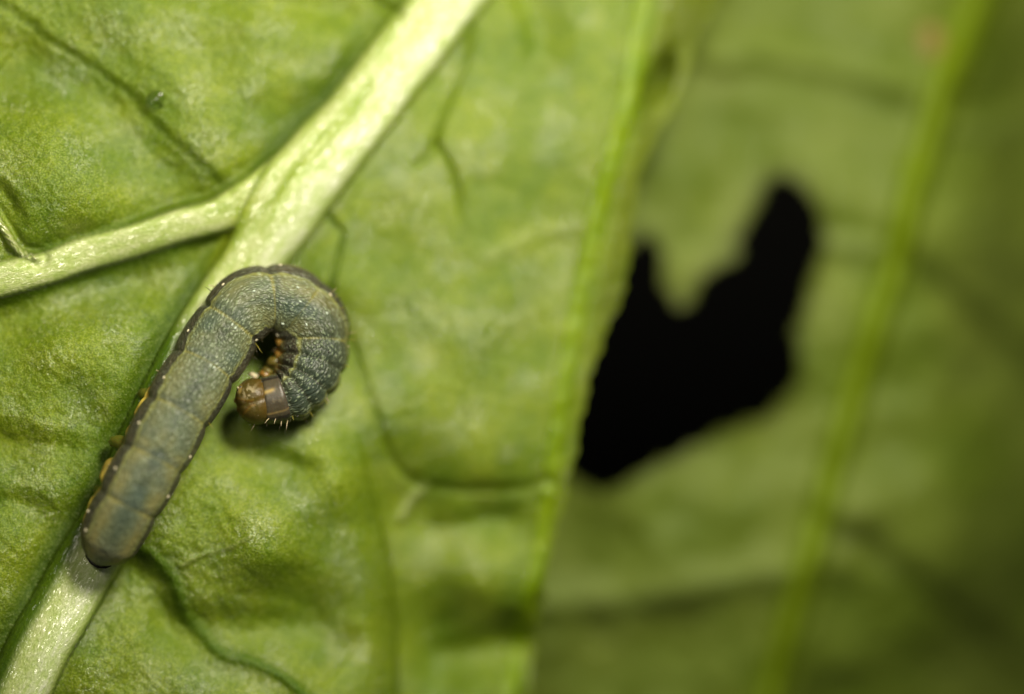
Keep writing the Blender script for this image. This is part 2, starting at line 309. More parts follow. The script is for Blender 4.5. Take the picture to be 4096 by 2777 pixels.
    part = np.zeros(X.shape, int)                      # 0 blade 1 midrib 2 side vein 3 margin 4 green vein 5 fibre strand
    part[(dg < wg)] = 3; part[d7 < w7] = 4; part[dL < wL] = 5; part[d1 < w1] = 2; part[dm < wm] = 1
    deepm = np.clip(deep, 0, 1); U = np.stack([X/1000, -Y/1000, deepm], -1)
    for cond, ss, d_, g_ in ((part == 2, s1, d1, g1), (part == 1, s_m, dm, g_m), (part == 3, sg, dg, gg), (part == 5, sL, dL, gL)):
        U[cond] = np.stack([ss/1000, d_*g_/1000, deepm*0], -1)[cond]
    return Z, C, part, U

def grid_leaf(name, X, Y, fn, mats, names, parent, keep=None, thick=0.012):
    Z, C, part, U = fn(X, Y, True); x, y, z = world(X, Y, Z); P = np.stack([x, y, z], -1); ny, nx = X.shape
    gu = np.gradient(P, axis=1); gv = np.gradient(P, axis=0); N = np.cross(gv, gu); N /= np.linalg.norm(N, axis=-1, keepdims=True)
    N[N[..., 2] < 0] *= -1
    idx = np.arange(ny*nx).reshape(ny, nx); F = np.stack([idx[:-1, :-1], idx[1:, :-1], idx[1:, 1:], idx[:-1, 1:]], -1).reshape(-1, 4)
    fp = part[:-1, :-1].reshape(-1); ok = np.ones(len(F), bool) if keep is None else keep[:-1, :-1].reshape(-1)
    # orientation check
    Pf, Nf, Cf, Uf = P.reshape(-1, 3), N.reshape(-1, 3), C.reshape(-1, 3), U.reshape(-1, U.shape[-1])
    f0 = F[len(F)//2]; 
    if np.cross(Pf[f0[1]]-Pf[f0[0]], Pf[f0[2]]-Pf[f0[0]])[2] < 0: F = F[:, ::-1]
    for k, nm in enumerate(names):
        Fk = F[(fp == k) & ok]
        if not len(Fk): continue
        u, inv = np.unique(Fk.ravel(), return_inverse=True); Fk = inv.reshape(-1, 4)
        o = link_mesh(nm, Pf[u], Fk, mats[k], parent, Cf[u], Uf[u], normals=Nf[u])
        if k == 0:                                     # the underside gives the blade its thickness
            ub = Pf[u] - Nf[u]*thick
            link_mesh('leaf_underside', ub, Fk[:, ::-1], mats[k], parent, Cf[u]*0.9, Uf[u])
    return Z
rows = np.arange(-380, 3160, 7.5); t = np.linspace(0, 1, 470)
edge = np.interp(rows, EDGE[:, 0], EDGE[:, 1]) + 5*np.sin(rows/31)+4*np.sin(rows/13+1)
X = -380 + (edge+380)[:, None]*t[None]; Y = np.repeat(rows[:, None], len(t), 1)
front = root('cabbage_leaf', 'sharp bright green leaf with a thick pale midrib under the caterpillar', 'leaf', (0, 0, 0))
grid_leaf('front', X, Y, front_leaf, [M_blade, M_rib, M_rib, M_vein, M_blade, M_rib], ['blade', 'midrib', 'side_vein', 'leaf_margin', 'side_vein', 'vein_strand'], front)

# ------------------------------------------------------------------ rear leaf
RM = poly([(4120,-420,56),(4000,-150,56),(3925,0,56),(3850,180,56),(3790,330,56),(3720,550,54),(3640,800,54),(3590,1020,54),(3500,1300,52),(3425,1560,52),(3350,1800,50),(3285,2050,50),(3220,2300,50),(3150,2520,48),(3085,2777,48),(2980,3150,48)], 25)
R1 = poly([(3560,1020),(3640,1060),(3719,1093),(3877,1216),(4096,1420),(4300,1600)])
R2 = poly([(3290,2115),(3350,2140),(3454,2160),(3613,2274),(3790,2432),(4096,2660),(4300,2800)])
R3 = poly([(2150,2420),(2300,2410),(2470,2400),(2640,2385),(2820,2340),(2996,2300),(3230,2290)])
R4 = poly([(2850,230),(2950,215),(3053,206),(3355,266),(3560,320),(3760,350)])
R5 = poly([(3313,975),(3420,985),(3560,1010)]); R6 = poly([(3700,420),(3900,520),(4096,480)])
base_r = tps([(1700,-400,-1.7),(2800,-400,-1.75),(3700,-400,-1.8),(4500,-400,-2.4),(2000,800,-1.6),(2700,500,-1.62),(3200,0,-1.75),(3200,450,-1.68),(3500,600,-1.7),(3000,1300,-1.6),(3400,1100,-1.68),
 (3850,250,-1.95),(4096,300,-2.5),(3850,900,-1.8),(4096,1000,-2.35),(3750,1300,-1.78),(4096,1700,-2.45),(3600,1750,-1.72),(3850,1800,-1.9),(3500,2400,-1.85),(3800,2250,-2.0),(4096,2400,-2.8),(4400,1500,-3.2),(4400,2800,-3.6),
 (2000,1900,-1.6),(2500,2050,-1.55),(2900,1850,-1.6),(3150,1900,-1.65),(2700,2250,-1.6),(3050,2150,-1.66),(2400,2550,-1.75),(2800,2560,-1.76),(3050,2650,-1.85),(2300,3100,-1.9),(3000,3100,-2.0),(1800,2600,-1.7)])
HOLE = np.array([(3124,721),(3186,748),(3239,828),(3263,908),(3260,1005),(3228,1094),(3192,1201),(3168,1325),(3162,1423),(3173,1494),(3133,1574),(3053,1654),(2937,1689),(2822,1729),(2733,1769),(2644,1823),(2573,1849),(2493,1911),(2395,1940),(2310,1905),(2240,1850),(2200,1700),(2250,1500),(2360,1250),(2460,1100),(2520,1005),(2546,970),(2591,965),(2613,1023),(2612,1094),(2655,1183),(2705,1238),(2745,1245),(2777,1227),(2800,1165),(2831,1112),(2893,1076),(2955,1050),(2968,1005),(2959,952),(3017,890),(3053,801),(3088,730)], float)
_c = HOLE - np.roll(HOLE, 1, 0); _t = np.roll(HOLE, -1, 0)-np.roll(HOLE, 1, 0); _t /= np.linalg.norm(_t, axis=1, keepdims=True)
HOLE = HOLE + np.c_[_t[:, 1], -_t[:, 0]]*26
def inside(P, X, Y):
    r = np.zeros(X.shape, bool); x0, y0 = P[-1]
    for x1, y1 in P:
        c = ((y1 > Y) != (y0 > Y)) & (X < (x0-x1)*(Y-y1)/(y0-y1+1e-9)+x1); r ^= c; x0, y0 = x1, y1
    return r
def rear_leaf(X, Y, want=False):
    Z = base_r(X, Y)*0.72; dm, s_m, g_m, e = dist(RM, X, Y, 400); wm = e[..., 0]+1e-6
    d1, *_ = dist(R1, X, Y, 300); d2, *_ = dist(R2, X, Y, 300); d3, _, g3, _ = dist(R3, X, Y, 400); d4, _, g4, _ = dist(R4, X, Y, 300); d5, *_ = dist(R5, X, Y, 200); d6, *_ = dist(R6, X, Y, 200)
    Z = Z + 0.05*fbm(X, Y, 420, 2, 90) + 0.015*fbm(X, Y, 120, 2, 92)
    Z = Z + 0.10*ridge(dm, wm, 2) - 0.04*gs(d1, 55) - 0.045*gs(d2, 55) + 0.05*gs(d3, 70) - 0.012*gs(g3*d3-90, 70)*(d3 < 390) + 0.04*gs(d4, 60) - 0.03*gs(g4*d4-90, 60)*(d4 < 290) + 0.03*gs(d5, 40) + 0.05*gs(d6, 50)
    if not want: return Z
    n = fbm(X, Y, 300, 3, 95); C = mixc(np.broadcast_to(srgb(104,124,36), X.shape+(3,)), srgb(124,140,58), np.clip(0.5+0.6*n, 0, 1))
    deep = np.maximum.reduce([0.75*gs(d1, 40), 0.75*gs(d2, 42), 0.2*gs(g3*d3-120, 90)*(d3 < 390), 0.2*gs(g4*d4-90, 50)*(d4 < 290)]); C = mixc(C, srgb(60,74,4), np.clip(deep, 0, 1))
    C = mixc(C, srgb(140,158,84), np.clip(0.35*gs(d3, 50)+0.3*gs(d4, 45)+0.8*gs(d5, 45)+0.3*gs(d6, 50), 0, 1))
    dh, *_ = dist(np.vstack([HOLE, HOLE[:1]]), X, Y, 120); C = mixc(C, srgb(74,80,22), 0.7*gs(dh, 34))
    C = mixc(C, srgb(126,150,0), sm(1.5, 1.0, dm/wm)*0.95)
    part = np.zeros(X.shape, int); part[dm < wm] = 1; part[(part == 0) & (d1 < 30) & (X > 3590)] = 2; part[(part == 0) & (d2 < 30) & (X > 3300)] = 3
    U = np.stack([X/1000, -Y/1000], -1); return Z, C, part, U
xs = np.arange(1700, 4500, 12.0); ys = np.arange(-400, 3180, 12.0); X, Y = np.meshgrid(xs, ys)
ragx = X + 14*vnoise(X, Y, 60, 120); ragy = Y + 14*vnoise(X, Y, 60, 121)
keep = ~inside(HOLE, ragx, ragy)
rear = root('cabbage_leaf', 'blurred darker green leaf behind, with a ragged hole eaten through it', 'leaf', world(3300, 1400, -1.25))
rl = Vector(rear.location)
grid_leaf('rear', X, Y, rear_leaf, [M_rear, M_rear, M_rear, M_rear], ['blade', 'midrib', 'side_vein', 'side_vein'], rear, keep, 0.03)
for c in rear.children: c.matrix_parent_inverse = Matrix.Translation(-rl)

# dark backdrop far behind the leaves
M_dark = plain('backdrop_black', (0.006, 0.006, 0.005), 0.9, 0.1)
bd = link_mesh('backdrop', [(-14, -10, -9), (14, -10, -9), (14, 10, -9), (-14, 10, -9)], [(0, 1, 2, 3)], M_dark, smooth=False); bd['kind'] = 'structure'
bd['label'] = 'black background seen through the hole in the rear leaf'

# ------------------------------------------------------------------ caterpillar
def Zf(px, py): return float(front_leaf(np.array([[float(px)]]), np.array([[float(py)]]))[0, 0])
#  px, py, half width, roll (degrees the back turns to the outside of the curl), half angle of the back band
PATH = [(392,2262,60,12,53),(410,2215,108,12,53),(476,2080,124,12,53),(582,1886,132,12,53),(708,1648,136,11,53),(790,1510,137,9,53),(855,1401,138,7,53),(915,1305,136,3,53),(985,1225,134,4,53),(1060,1198,135,5,53),(1140,1204,137,6,52),(1213,1244,139,-6,53),(1251,1316,141,-20,52),(1256,1398,138,-28,50),(1238,1476,130,-26,50),(1202,1542,118,-20,52),(1150,1583,109,-14,52),(1095,1598,99,-8,50),(1050,1604,94,-6,50),(1020,1610,84,-6,50)]
PL = poly(PATH, 3.0); L2 = PL[:, :2]; cum = np.r_[0, np.cumsum(np.hypot(*(L2[1:]-L2[:-1]).T))]; LEN = cum[-1]
s_arr = np.linspace(0, LEN, 640); px_ = np.interp(s_arr, cum, PL[:, 0]); py_ = np.interp(s_arr, cum, PL[:, 1]); hw_ = np.interp(s_arr, cum, PL[:, 2])
roll_ = np.radians(np.interp(s_arr, cum, PL[:, 3])); half_ = np.radians(np.interp(s_arr, cum, PL[:, 4]))
def s_of(x, y): return cum[np.argmin(np.hypot(L2[:, 0]-x, L2[:, 1]-y))]
BND = [s_of(*p) for p in ((412,2190),(540,2030),(636,1850),(733,1665),(836,1484),(936,1305),(1074,1205),(1203,1237),(1284,1372),(1268,1466),(1228,1530),(1185,1566),(1140,1588))]
DEEP = [.5,.5,.5,.6,.6,1.2,.9,.4,.6,.8,1.3,1.5,1.2]
def smooth1(a, k):
    w = np.hanning(k); w /= w.sum(); return np.convolve(np.pad(a, k//2, mode='edge'), w, 'valid')[:len(a)]
zleaf = front_leaf(px_[None], py_[None])[0]
cz = smooth1(zleaf, 151) + 0.098
cz = cz + 0.075*sm(LEN-1000, LEN-550, s_arr)
tail_r = np.sqrt(np.clip(1-(1-np.clip(s_arr/105, 0, 1))**2, 0, 1)); head_r = np.sqrt(np.clip(1-(1-np.clip((LEN-s_arr)/50, 0, 1))**2, 0.02, 1))
seg_i = np.searchsorted(BND, s_arr); con = np.zeros(len(s_arr)); crease = np.zeros(len(s_arr))
for b, dp in zip(BND, DEEP): con += dp*gs(s_arr-b, 17 if dp < 0.8 else 12); crease += min(1, dp)*gs(s_arr-b, 4.2)
sub_ = np.zeros(len(s_arr))
for a_, b_ in zip(BND[:-1], BND[1:]):
    m = (s_arr >= a_) & (s_arr < b_); u = (s_arr-a_)/(b_-a_); sub_[m] = (np.sin(u*math.pi)**0.6)[m]
R = hw_*tail_r*head_r*(0.975 + 0.03*sub_); wcon = np.where(s_arr < BND[7], 0.22, 1.0)
cx, cy, _ = world(px_, py_, cz); Cc = np.stack([cx, cy, cz], -1); T = np.gradient(Cc, axis=0); T /= np.linalg.norm(T, axis=1, keepdims=True)
Nn = np.cross(T, np.array([0, 0, 1.0])); Nn /= np.linalg.norm(Nn, axis=1, keepdims=True); Bn = np.cross(Nn, T)      # N: right of travel = inside of the curl
NTH = 160; th = np.linspace(-math.pi, math.pi, NTH, endpoint=False)
def body_point(i, theta, off=0.0):
    theta = np.asarray(theta); r = R[i]/1000*(D-cz[i])/D; ph = theta-roll_[i]
    fl = 1 + 0.05*np.exp(-((np.abs(np.degrees(ph))-88)/20)**2)*(0.4+0.9*sub_[i])        # soft side flange
    r = r*(1-0.065*con[i]*(wcon[i]+(1-wcon[i])*sm(32, 70, np.abs(np.degrees(ph)))))
    under = np.where(np.abs(theta) > math.pi/2, 0.80, 0.86)
    rr = r*fl+off; return Cc[i] + Nn[i]*(np.sin(theta)*rr)[..., None] + Bn[i]*(np.cos(theta)*rr*under)[..., None]
V = np.stack([body_point(i, th) for i in range(len(s_arr))])
SS = np.repeat(s_arr[:, None], NTH, 1); TH = np.repeat(th[None], len(s_arr), 0); PH = TH - roll_[:, None]; HALF = half_[:, None]; arc = PH*np.maximum(R[:, None], 60)
wob = 0.05*vnoise(SS, arc, 34, 200)+0.03*vnoise(SS, arc, 13, 201)
scal = 0.08*(sub_[:, None]-0.5)
q = np.abs(PH)/HALF + wob - scal*0.6                     # 1 at the edge of the back band
deg = np.degrees(np.abs(PH)) + 60*wob*0.6
back = srgb(98,110,82); band = srgb(70,69,56); yl = srgb(150,152,84); ven = srgb(128,92,24); cream = srgb(170,160,70)
K = np.broadcast_to(back, SS.shape+(3,)).copy()
tail_w = (1-sm(200, 700, SS)); n1 = vnoise(SS, arc, 70, 210); n2 = vnoise(SS, arc, 26, 211)
K = mixc(K, srgb(120,120,72), np.clip(0.35+0.5*n1, 0, 1)*0.7); K = mixc(K, srgb(84,98,80), np.clip(0.1+0.8*vnoise(SS, arc, 60, 213), 0, 1)*0.6)
K = mixc(K, srgb(150,142,80), np.clip(tail_w*gs(q-0.7, 0.25), 0, 1)*0.7)
K = mixc(K, srgb(134,134,88), 0.55*gs(q-0.72, 0.2)*np.clip(0.6+0.6*n1, 0, 1))
K = mixc(K, srgb(58,68,52), 0.8*gs(PH, 0.25)*np.clip(0.35+0.9*vnoise(SS, arc, 95, 216), 0, 1))
K = mixc(K, srgb(74,94,88), 0.6*np.clip(-0.1+1.2*vnoise(SS, arc, 80, 217), 0, 1))
K = mixc(K, srgb(70,86,66), 0.5*gs(PH, 0.10)*(0.6+0.6*n2).clip(0, 1))                                            # dark dorsal line
for b in BND[:7]: K = mixc(K, srgb(72,84,74), 0.5*gs(SS-b-14, 15)*(q < 1))
thor = sm(LEN-560, LEN-360, SS); K = mixc(K, srgb(46,58,50), 0.75*thor)
K = mixc(K, srgb(104,98,44), 0.5*gs(SS-s_of(1240,1280), 90)*gs(q-0.7, 0.4))
K = mixc(K, yl, 0.8*gs(q-0.99, 0.085)*(0.75+0.4*n2).clip(0, 1))
K = mixc(K, band, sm(1.03, 1.10, q)); K = mixc(K, srgb(92,84,62), 0.45*sm(1.05, 1.2, q)*np.clip(0.3+vnoise(SS, arc, 20, 220), 0, 1))
K = mixc(K, srgb(40,34,18), 0.5*thor*sm(1.03, 1.2, q))
edge_s = 84-6*scal; K = mixc(K, cream*0.75, 0.4*gs(deg-90, 7)); K = mixc(K, ven, sm(90, 100, deg)); K = mixc(K, srgb(96,100,26), 0.5*sm(118, 150, deg))
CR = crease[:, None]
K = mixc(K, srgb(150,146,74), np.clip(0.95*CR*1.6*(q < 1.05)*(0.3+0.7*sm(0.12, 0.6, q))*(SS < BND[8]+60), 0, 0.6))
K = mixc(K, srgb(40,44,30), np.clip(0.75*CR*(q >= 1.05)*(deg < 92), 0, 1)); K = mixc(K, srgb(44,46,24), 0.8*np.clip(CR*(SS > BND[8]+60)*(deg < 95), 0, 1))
K = mixc(K, srgb(30,28,18), 0.9*(1-sm(0, 34, SS)))
K = mixc(K, srgb(120,112,72), 0.35*gs(SS-70, 50)*(q < 1.4))
K = K*0.90
AMT = np.clip(1.0-0.62*sm(1.02, 1.12, q)+0.25*thor, 0, 1.2)*(deg < 93)*(0.5+0.5*sm(100, 900, SS))
idx = np.arange(V.shape[0]*NTH).reshape(-1, NTH); nx = np.roll(idx, -1, 1)
F = np.stack([idx[:-1], nx[:-1], nx[1:], idx[1:]], -1).reshape(-1, 4); Vf = V.reshape(-1, 3)
cap0 = len(Vf); Vf = np.vstack([Vf, Cc[:1]-T[:1]*0.004, Cc[-1:]+T[-1:]*0.004])
# close the ends with thin quads collapsing on the end points
e0 = np.stack([np.full(NTH//2, cap0), idx[0, 2::2].tolist()+[idx[0, 0]] if False else np.roll(idx[0, ::2], -1), idx[0, 1::2], idx[0, ::2]], -1)
e1 = np.stack([np.full(NTH//2, cap0+1), idx[-1, ::2], idx[-1, 1::2], np.roll(idx[-1, ::2], -1)], -1)
F = np.vstack([F, e0, e1])
v0, v1, v2 = Vf[F[30000][0]], Vf[F[30000][1]], Vf[F[30000][2]]
ci = 30000//NTH
if np.dot(np.cross(v1-v0, v2-v0), v0-Cc[ci]) < 0: F = F[:, ::-1]
def body_material():
    t = NT('caterpillar_skin'); uv = t.add('ShaderNodeAttribute', attribute_name='along').outputs['Vector']
    col = t.add('ShaderNodeAttribute', attribute_name='Col').outputs['Color']; amt = t.add('ShaderNodeAttribute', attribute_name='amt').outputs['Fac']
    wv = t.noise(uv, 30, 2); warp = t.add('ShaderNodeVectorMath', operation='ADD')
    cmb = t.add('ShaderNodeCombineXYZ'); t.l(t.math('MULTIPLY', wv, 0.03), cmb.inputs[1]); t.l(uv, warp.inputs[0]); t.l(cmb.outputs[0], warp.inputs[1])
    v = t.add('ShaderNodeTexVoronoi'); v.inputs['Scale'].default_value = 1.0; t.l(t.scaled(warp.outputs[0], (56, 96, 1)), v.inputs['Vector'])
    dots = t.add('ShaderNodeTexVoronoi'); dots.inputs['Scale'].default_value = 66; t.l(uv, dots.inputs['Vector'])
    f = t.noise(t.scaled(uv, (60, 130, 1)), 1.0, 2)
    m1 = t.math('MULTIPLY', t.ramp(v.outputs['Distance'], 0.42, 0.18), amt)
    c = t.mix(t.math('MULTIPLY', t.ramp(f, 0.45, 0.65), 0.45), col, (0.45, 0.45, 0.35), 'MULTIPLY')
    c = t.mix(t.math('MULTIPLY', m1, 0.42), c, tuple(srgb(160,176,140)))
    m2 = t.math('MULTIPLY', t.ramp(dots.outputs['Distance'], 0.26, 0.12), t.math('MULTIPLY', amt, t.ramp(t.noise(uv, 9, 1), 0.45, 0.6)))
    c = t.mix(t.math('MULTIPLY', m2, 0.45), c, tuple(srgb(190,200,170)))
    t.l(c, t.b.inputs['Base Color']); b1 = t.bump(v.outputs['Distance'], -0.006, 0.8); t.l(t.bump(f, 0.003, 0.6, b1), t.b.inputs['Normal'])
    t.b.inputs['Roughness'].default_value = 0.42; t.b.inputs['Specular IOR Level'].default_value = 0.38
    t.b.inputs['Subsurface Weight'].default_value = 0.12; t.b.inputs['Subsurface Scale'].default_value = 0.03
    t.b.inputs['Subsurface Radius'].default_value = (1, 0.8, 0.3); return t.m
M_skin = body_material()
cat = root('caterpillar', 'grey green striped caterpillar curled into a hook on the midrib of the leaf', 'caterpillar', Cc[200]-np.array([0, 0, .1]))
cl = Vector(cat.location)
def part(name, V, F, mat, parent=None, **k):
    o = link_mesh(name, V, F, mat, parent or cat, **k)
    if parent is None: o.matrix_parent_inverse = Matrix.Translation(-cl)
    return o
app = lambda A, a0, a1: np.vstack([A, a0, a1])
Kf = app(K.reshape(-1, 3), K[0, :1], K[-1, :1]); UVf = app(np.stack([SS, arc], -1).reshape(-1, 2)/1000, [[0, 0]], [[LEN/1000, 0]])
part('body', Vf, F, M_skin, colors=Kf, uv=UVf, amt=np.r_[AMT.ravel(), 0, 0])
def i_of(s): return int(np.clip(round(s/LEN*(len(s_arr)-1)), 0, len(s_arr)-1))

# shield behind the head: smooth brown plate
M_shield = NT('neck_shield'); _c = M_shield.add('ShaderNodeAttribute', attribute_name='Col').outputs['Color']
_g = M_shield.add('ShaderNodeTexCoord').outputs['Object']; _n = M_shield.noise(_g, 26, 3)
M_shield.l(M_shield.mix(M_shield.ramp(_n, 0.55, 0.72, 0, 0.6), _c, tuple(srgb(116,108,86))), M_shield.b.inputs['Base Color'])
M_shield.l(M_shield.bump(_n, 0.01, 0.5), M_shield.b.inputs['Normal'])
M_shield.b.inputs['Roughness'].default_value = 0.42; M_shield.b.inputs['Subsurface Weight'].default_value = 0.15; M_shield.b.inputs['Subsurface Scale'].default_value = 0.03
sa, sb = LEN-118, LEN-38; ii = np.arange(i_of(sa), i_of(sb)+1); NR = len(ii); tt = np.radians(np.linspace(-72, 60, 60))
ok_, P_, Q_ = [], [], []
for a, i in enumerate(ii):
    u = a/(NR-1)
    e = 0.0075*math.sqrt(max(0, 1-(2*u-1)**8)); lim = 1-0.1*(1-u)
    w = (tt/np.radians(66)); off = e*np.sqrt(np.clip(1-np.abs(w)**10, 0, 1)) - 0.004*(e == 0)
    P_.append(body_point(i, tt*lim, off))
P_ = np.array(P_); U_, W_ = np.meshgrid(np.linspace(0, 1, NR), np.degrees(tt), indexing='ij')
KC = np.broadcast_to(srgb(76,69,50), U_.shape+(3,)).copy(); KC = mixc(KC, srgb(66,60,52), np.clip(0.6*sm(0.6, 1, 1-U_)+0.5*gs(W_+2, 16)*(U_ > .3), 0, 1))
KC = mixc(KC, srgb(176,152,88), 0.9*gs(W_-19-8*(1-U_), 4.5)*sm(0.35, 0.6, U_)); KC = mixc(KC, srgb(150,130,78), 0.85*gs(W_+30+4*U_, 2.5)*(0.4+0.6*U_)); KC = mixc(KC, srgb(34,32,28), 0.8*(np.abs(W_-4) > 48))
ni = np.arange(NR*60).reshape(NR, 60); Fs = np.stack([ni[:-1, :-1], ni[:-1, 1:], ni[1:, 1:], ni[1:, :-1]], -1).reshape(-1, 4)
part('neck_shield', P_.reshape(-1, 3), Fs, M_shield.m, colors=KC.reshape(-1, 3))

def ellipsoid(c, axes, radii, nu=24, nv=16, fn=None):
    A = np.array(axes, float); V, F = [], []
    for j in range(nv+1):
        p = math.pi*j/nv
        for i in range(nu):
            a = 2*math.pi*i/nu; d = np.array([math.cos(p), math.sin(p)*math.cos(a), math.sin(p)*math.sin(a)]); r = fn(d) if fn else 1.0
            V.append(np.array(c)+(d*np.array(radii)*r)@A)
    for j in range(nv):
        for i in range(nu):
            k = (i+1) % nu; a_, b_, c_, d_ = j*nu+i, j*nu+k, (j+1)*nu+k, (j+1)*nu+i
            F.append((a_, b_, c_, d_))
    return np.array(V), np.array(F)[:, ::-1]
def tube(pts, radii, n=6, closed=True):
    P = np.array(pts, float); V = []
    for i, p in enumerate(P):
        t = P[min(i+1, len(P)-1)]-P[max(i-1, 0)]; t /= np.linalg.norm(t)+1e-12; a = np.cross(t, [0.12, 0.3, 1.0]); a /= np.linalg.norm(a); b = np.cross(t, a)
        for k in range(n):
            q = 2*math.pi*k/n; V.append(p+radii[i]*(math.cos(q)*a+math.sin(q)*b))
    F = [(i*n+k, i*n+(k+1) % n, (i+1)*n+(k+1) % n, (i+1)*n+k) for i in range(len(P)-1) for k in range(n)]
    F += [tuple(range(n))[::-1], tuple((len(P)-1)*n+k for k in range(n))]
    return np.array(V), F
# head capsule
hz = cz[-1]+0.012; hc = np.array(world(1022, 1606, hz)); ax = np.array([-0.95, -0.30, 0.0]); ax /= np.linalg.norm(ax); ax = ax*0.97+np.array([0, 0, -0.24]); ax /= np.linalg.norm(ax)
sd = np.cross(ax, [0, 0, 1.0]); sd /= np.linalg.norm(sd); up = np.cross(sd, ax)            # sd: towards upper edge of the head in the photograph
if sd[1] < 0: sd = -sd
axes = [ax, sd, up]
def headshape(d):
    g = 1 - 0.05*math.exp(-(d[1]/0.10)**2)*max(0, d[2]) - 0.06*max(0, d[0])**3
    return g*(1+0.04*math.exp(-((abs(d[1])-0.5)/0.3)**2)*max(0, d[2]))
nu, nv = 110, 80; HV, HF = ellipsoid(hc, axes, (0.082, 0.095, 0.082), nu, nv, headshape)
dd = (HV-hc)@np.array(axes).T/np.array([0.079, 0.094, 0.082]); A0, A1, A2 = dd.T
HK = np.broadcast_to(srgb(76,66,24), (len(HV), 3)).copy(); HN = vnoise(A0*60, A1*60, 9, 300)+0.5*vnoise(A0*60, A1*60, 4, 301)
mot = np.clip((HN-0.15)*3, 0, 1)*gs(A0+0.15, 0.38)*gs(A1-0.35, 0.42)*(A2 > 0); HK = mixc(HK, srgb(168,156,120), 0.95*mot)
fr = np.abs(A1+0.02); HK = mixc(HK, srgb(82,52,12), 0.7*gs(fr-0.05-0.38*np.clip(A0+0.1, 0, 1), 0.03)*(A0 > -0.2)*(A2 > 0))
HK = mixc(HK, srgb(150,116,40), 0.35*gs(fr-0.12-0.38*np.clip(A0+0.1, 0, 1), 0.04)*(A0 > -0.3)*(A2 > 0))
HK = mixc(HK, srgb(160,138,76), 0.85*sm(0.24, 0.12, np.hypot(A0-0.40, (A1-0.72)*0.9))*(A2 > -0.5)); HK = mixc(HK, srgb(80,34,8), 0.8*sm(0.62, 0.85, A0)); HK = mixc(HK, srgb(92,66,20), 0.5*sm(-0.2, -0.8, A0))
HF_ = HF; M_head = NT('head_capsule'); _c = M_head.add('ShaderNodeAttribute', attribute_name='Col').outputs['Color']; M_head.l(_c, M_head.b.inputs['Base Color'])
M_head.b.inputs['Roughness'].default_value = 0.4; M_head.b.inputs['Specular IOR Level'].default_value = 0.3; M_head.b.inputs['Subsurface Weight'].default_value = 0.1; M_head.b.inputs['Subsurface Scale'].default_value = 0.03
_g = M_head.add('ShaderNodeTexCoord').outputs['Object']; M_head.l(M_head.bump(M_head.noise(_g, 90, 2), 0.003, 0.6), M_head.b.inputs['Normal'])
c0 = HV[HF[500]].mean(0); nrm = np.cross(HV[HF[500][1]]-HV[HF[500][0]], HV[HF[500][2]]-HV[HF[500][1]])
if np.dot(nrm, c0-hc) < 0: HF = HF[:, ::-1]
head = part('head', HV, HF, M_head.m, colors=HK)
def hp(a, b, k=1.0):                       # a point on the head's upper surface from its two head coordinates
    c = math.sqrt(max(0, 1-a*a-b*b)); return hc + (np.array([a*0.082, b*0.095, c*0.082])*k)@np.array(axes)
M_eye = plain('simple_eye_black', (0.012, 0.009, 0.008), 0.12, 0.8); M_ant = plain('antenna_cream', tuple(srgb(206,196,160)), 0.3, 0.5, 0.2, 0.2)
M_mouth = plain('mouthpart_brown', tuple(srgb(92,44,12)), 0.25, 0.6, 0, 0.15, var=0.3); M_leg = plain('leg_amber', tuple(srgb(140,108,46)), 0.25, 0.5, 0.15, 0.3, var=0.25, scale=30)
for a, b, r in ((0.30, 0.76, .0048), (0.50, 0.66, .0042), (0.58, 0.76, .0036)):
    V_, F_ = ellipsoid(hp(a, b, 1.0), axes, (r, r, r*0.8), 12, 8); link_mesh('simple_eye', V_, F_, M_eye, head)
for pts in (((966,1560),(968,1548),(972,1540)), ((964,1562),(957,1556),(950,1549))):
    V_, F_ = tube([world(x, y, hz+0.01+0.012*k) for k, (x, y) in enumerate(pts)], [.0058, .0046, .0032], 10); link_mesh('antenna', V_, F_, M_ant, head)
for (x, y, r1_, r2_, dz) in ((958,1585,.015,.012,0),(966,1640,.016,.022,-.02)):
    V_, F_ = ellipsoid(world(x, y, hz-0.01+dz), axes, (r1_, r2_*1.3, .016), 18, 12, lambda d: 1+0.1*math.sin(5*d[1])); link_mesh('mandible', V_, F_, M_mouth, head)
V_, F_ = ellipsoid(world(948, 1602, hz-.01), axes, (.014, .013, .014), 16, 10); link_mesh('palp', V_, F_, plain('palp_grey', tuple(srgb(120,96,60)), .3, .5, .1, .2, var=.4), head)

# legs and prolegs
def blob_leg(name, pts, rad, mat):
    V_, F_ = tube(pts, rad, 14); return part(name, V_, F_, mat)
M_proleg = plain('proleg_yellow', tuple(srgb(112,116,36)), 0.35, 0.5, 0.25, 0.35, var=0.2, scale=25)
def w3(x, y, z): return np.array(world(x, y, z))
for (x, y, s0) in ((566,1575,(640,1600)),(452,1765,(560,1790)),):
    i = i_of(s_of(*s0)); zb = cz[i]; bx, by = s0
    pts = [w3(bx, by, zb-.05), w3(bx*.5+x*.5, by*.5+y*.5, zb-.055), w3(x+22, y+3, zb-.065), w3(x+4, y, zb-.085), w3(x-6, y+4, zb-.105)]
    o = blob_leg('proleg', pts, [.040, .036, .028, .022, .012], M_proleg)
    V_, F_ = tube([w3(x-4, y-14, zb-.095), w3(x-12, y+2, zb-.10), w3(x-6, y+20, zb-.105)], [.004, .007, .004], 8); link_mesh('proleg_hooks', V_, F_, plain('hook_brown', tuple(srgb(120,80,50)), .3, .5), o)
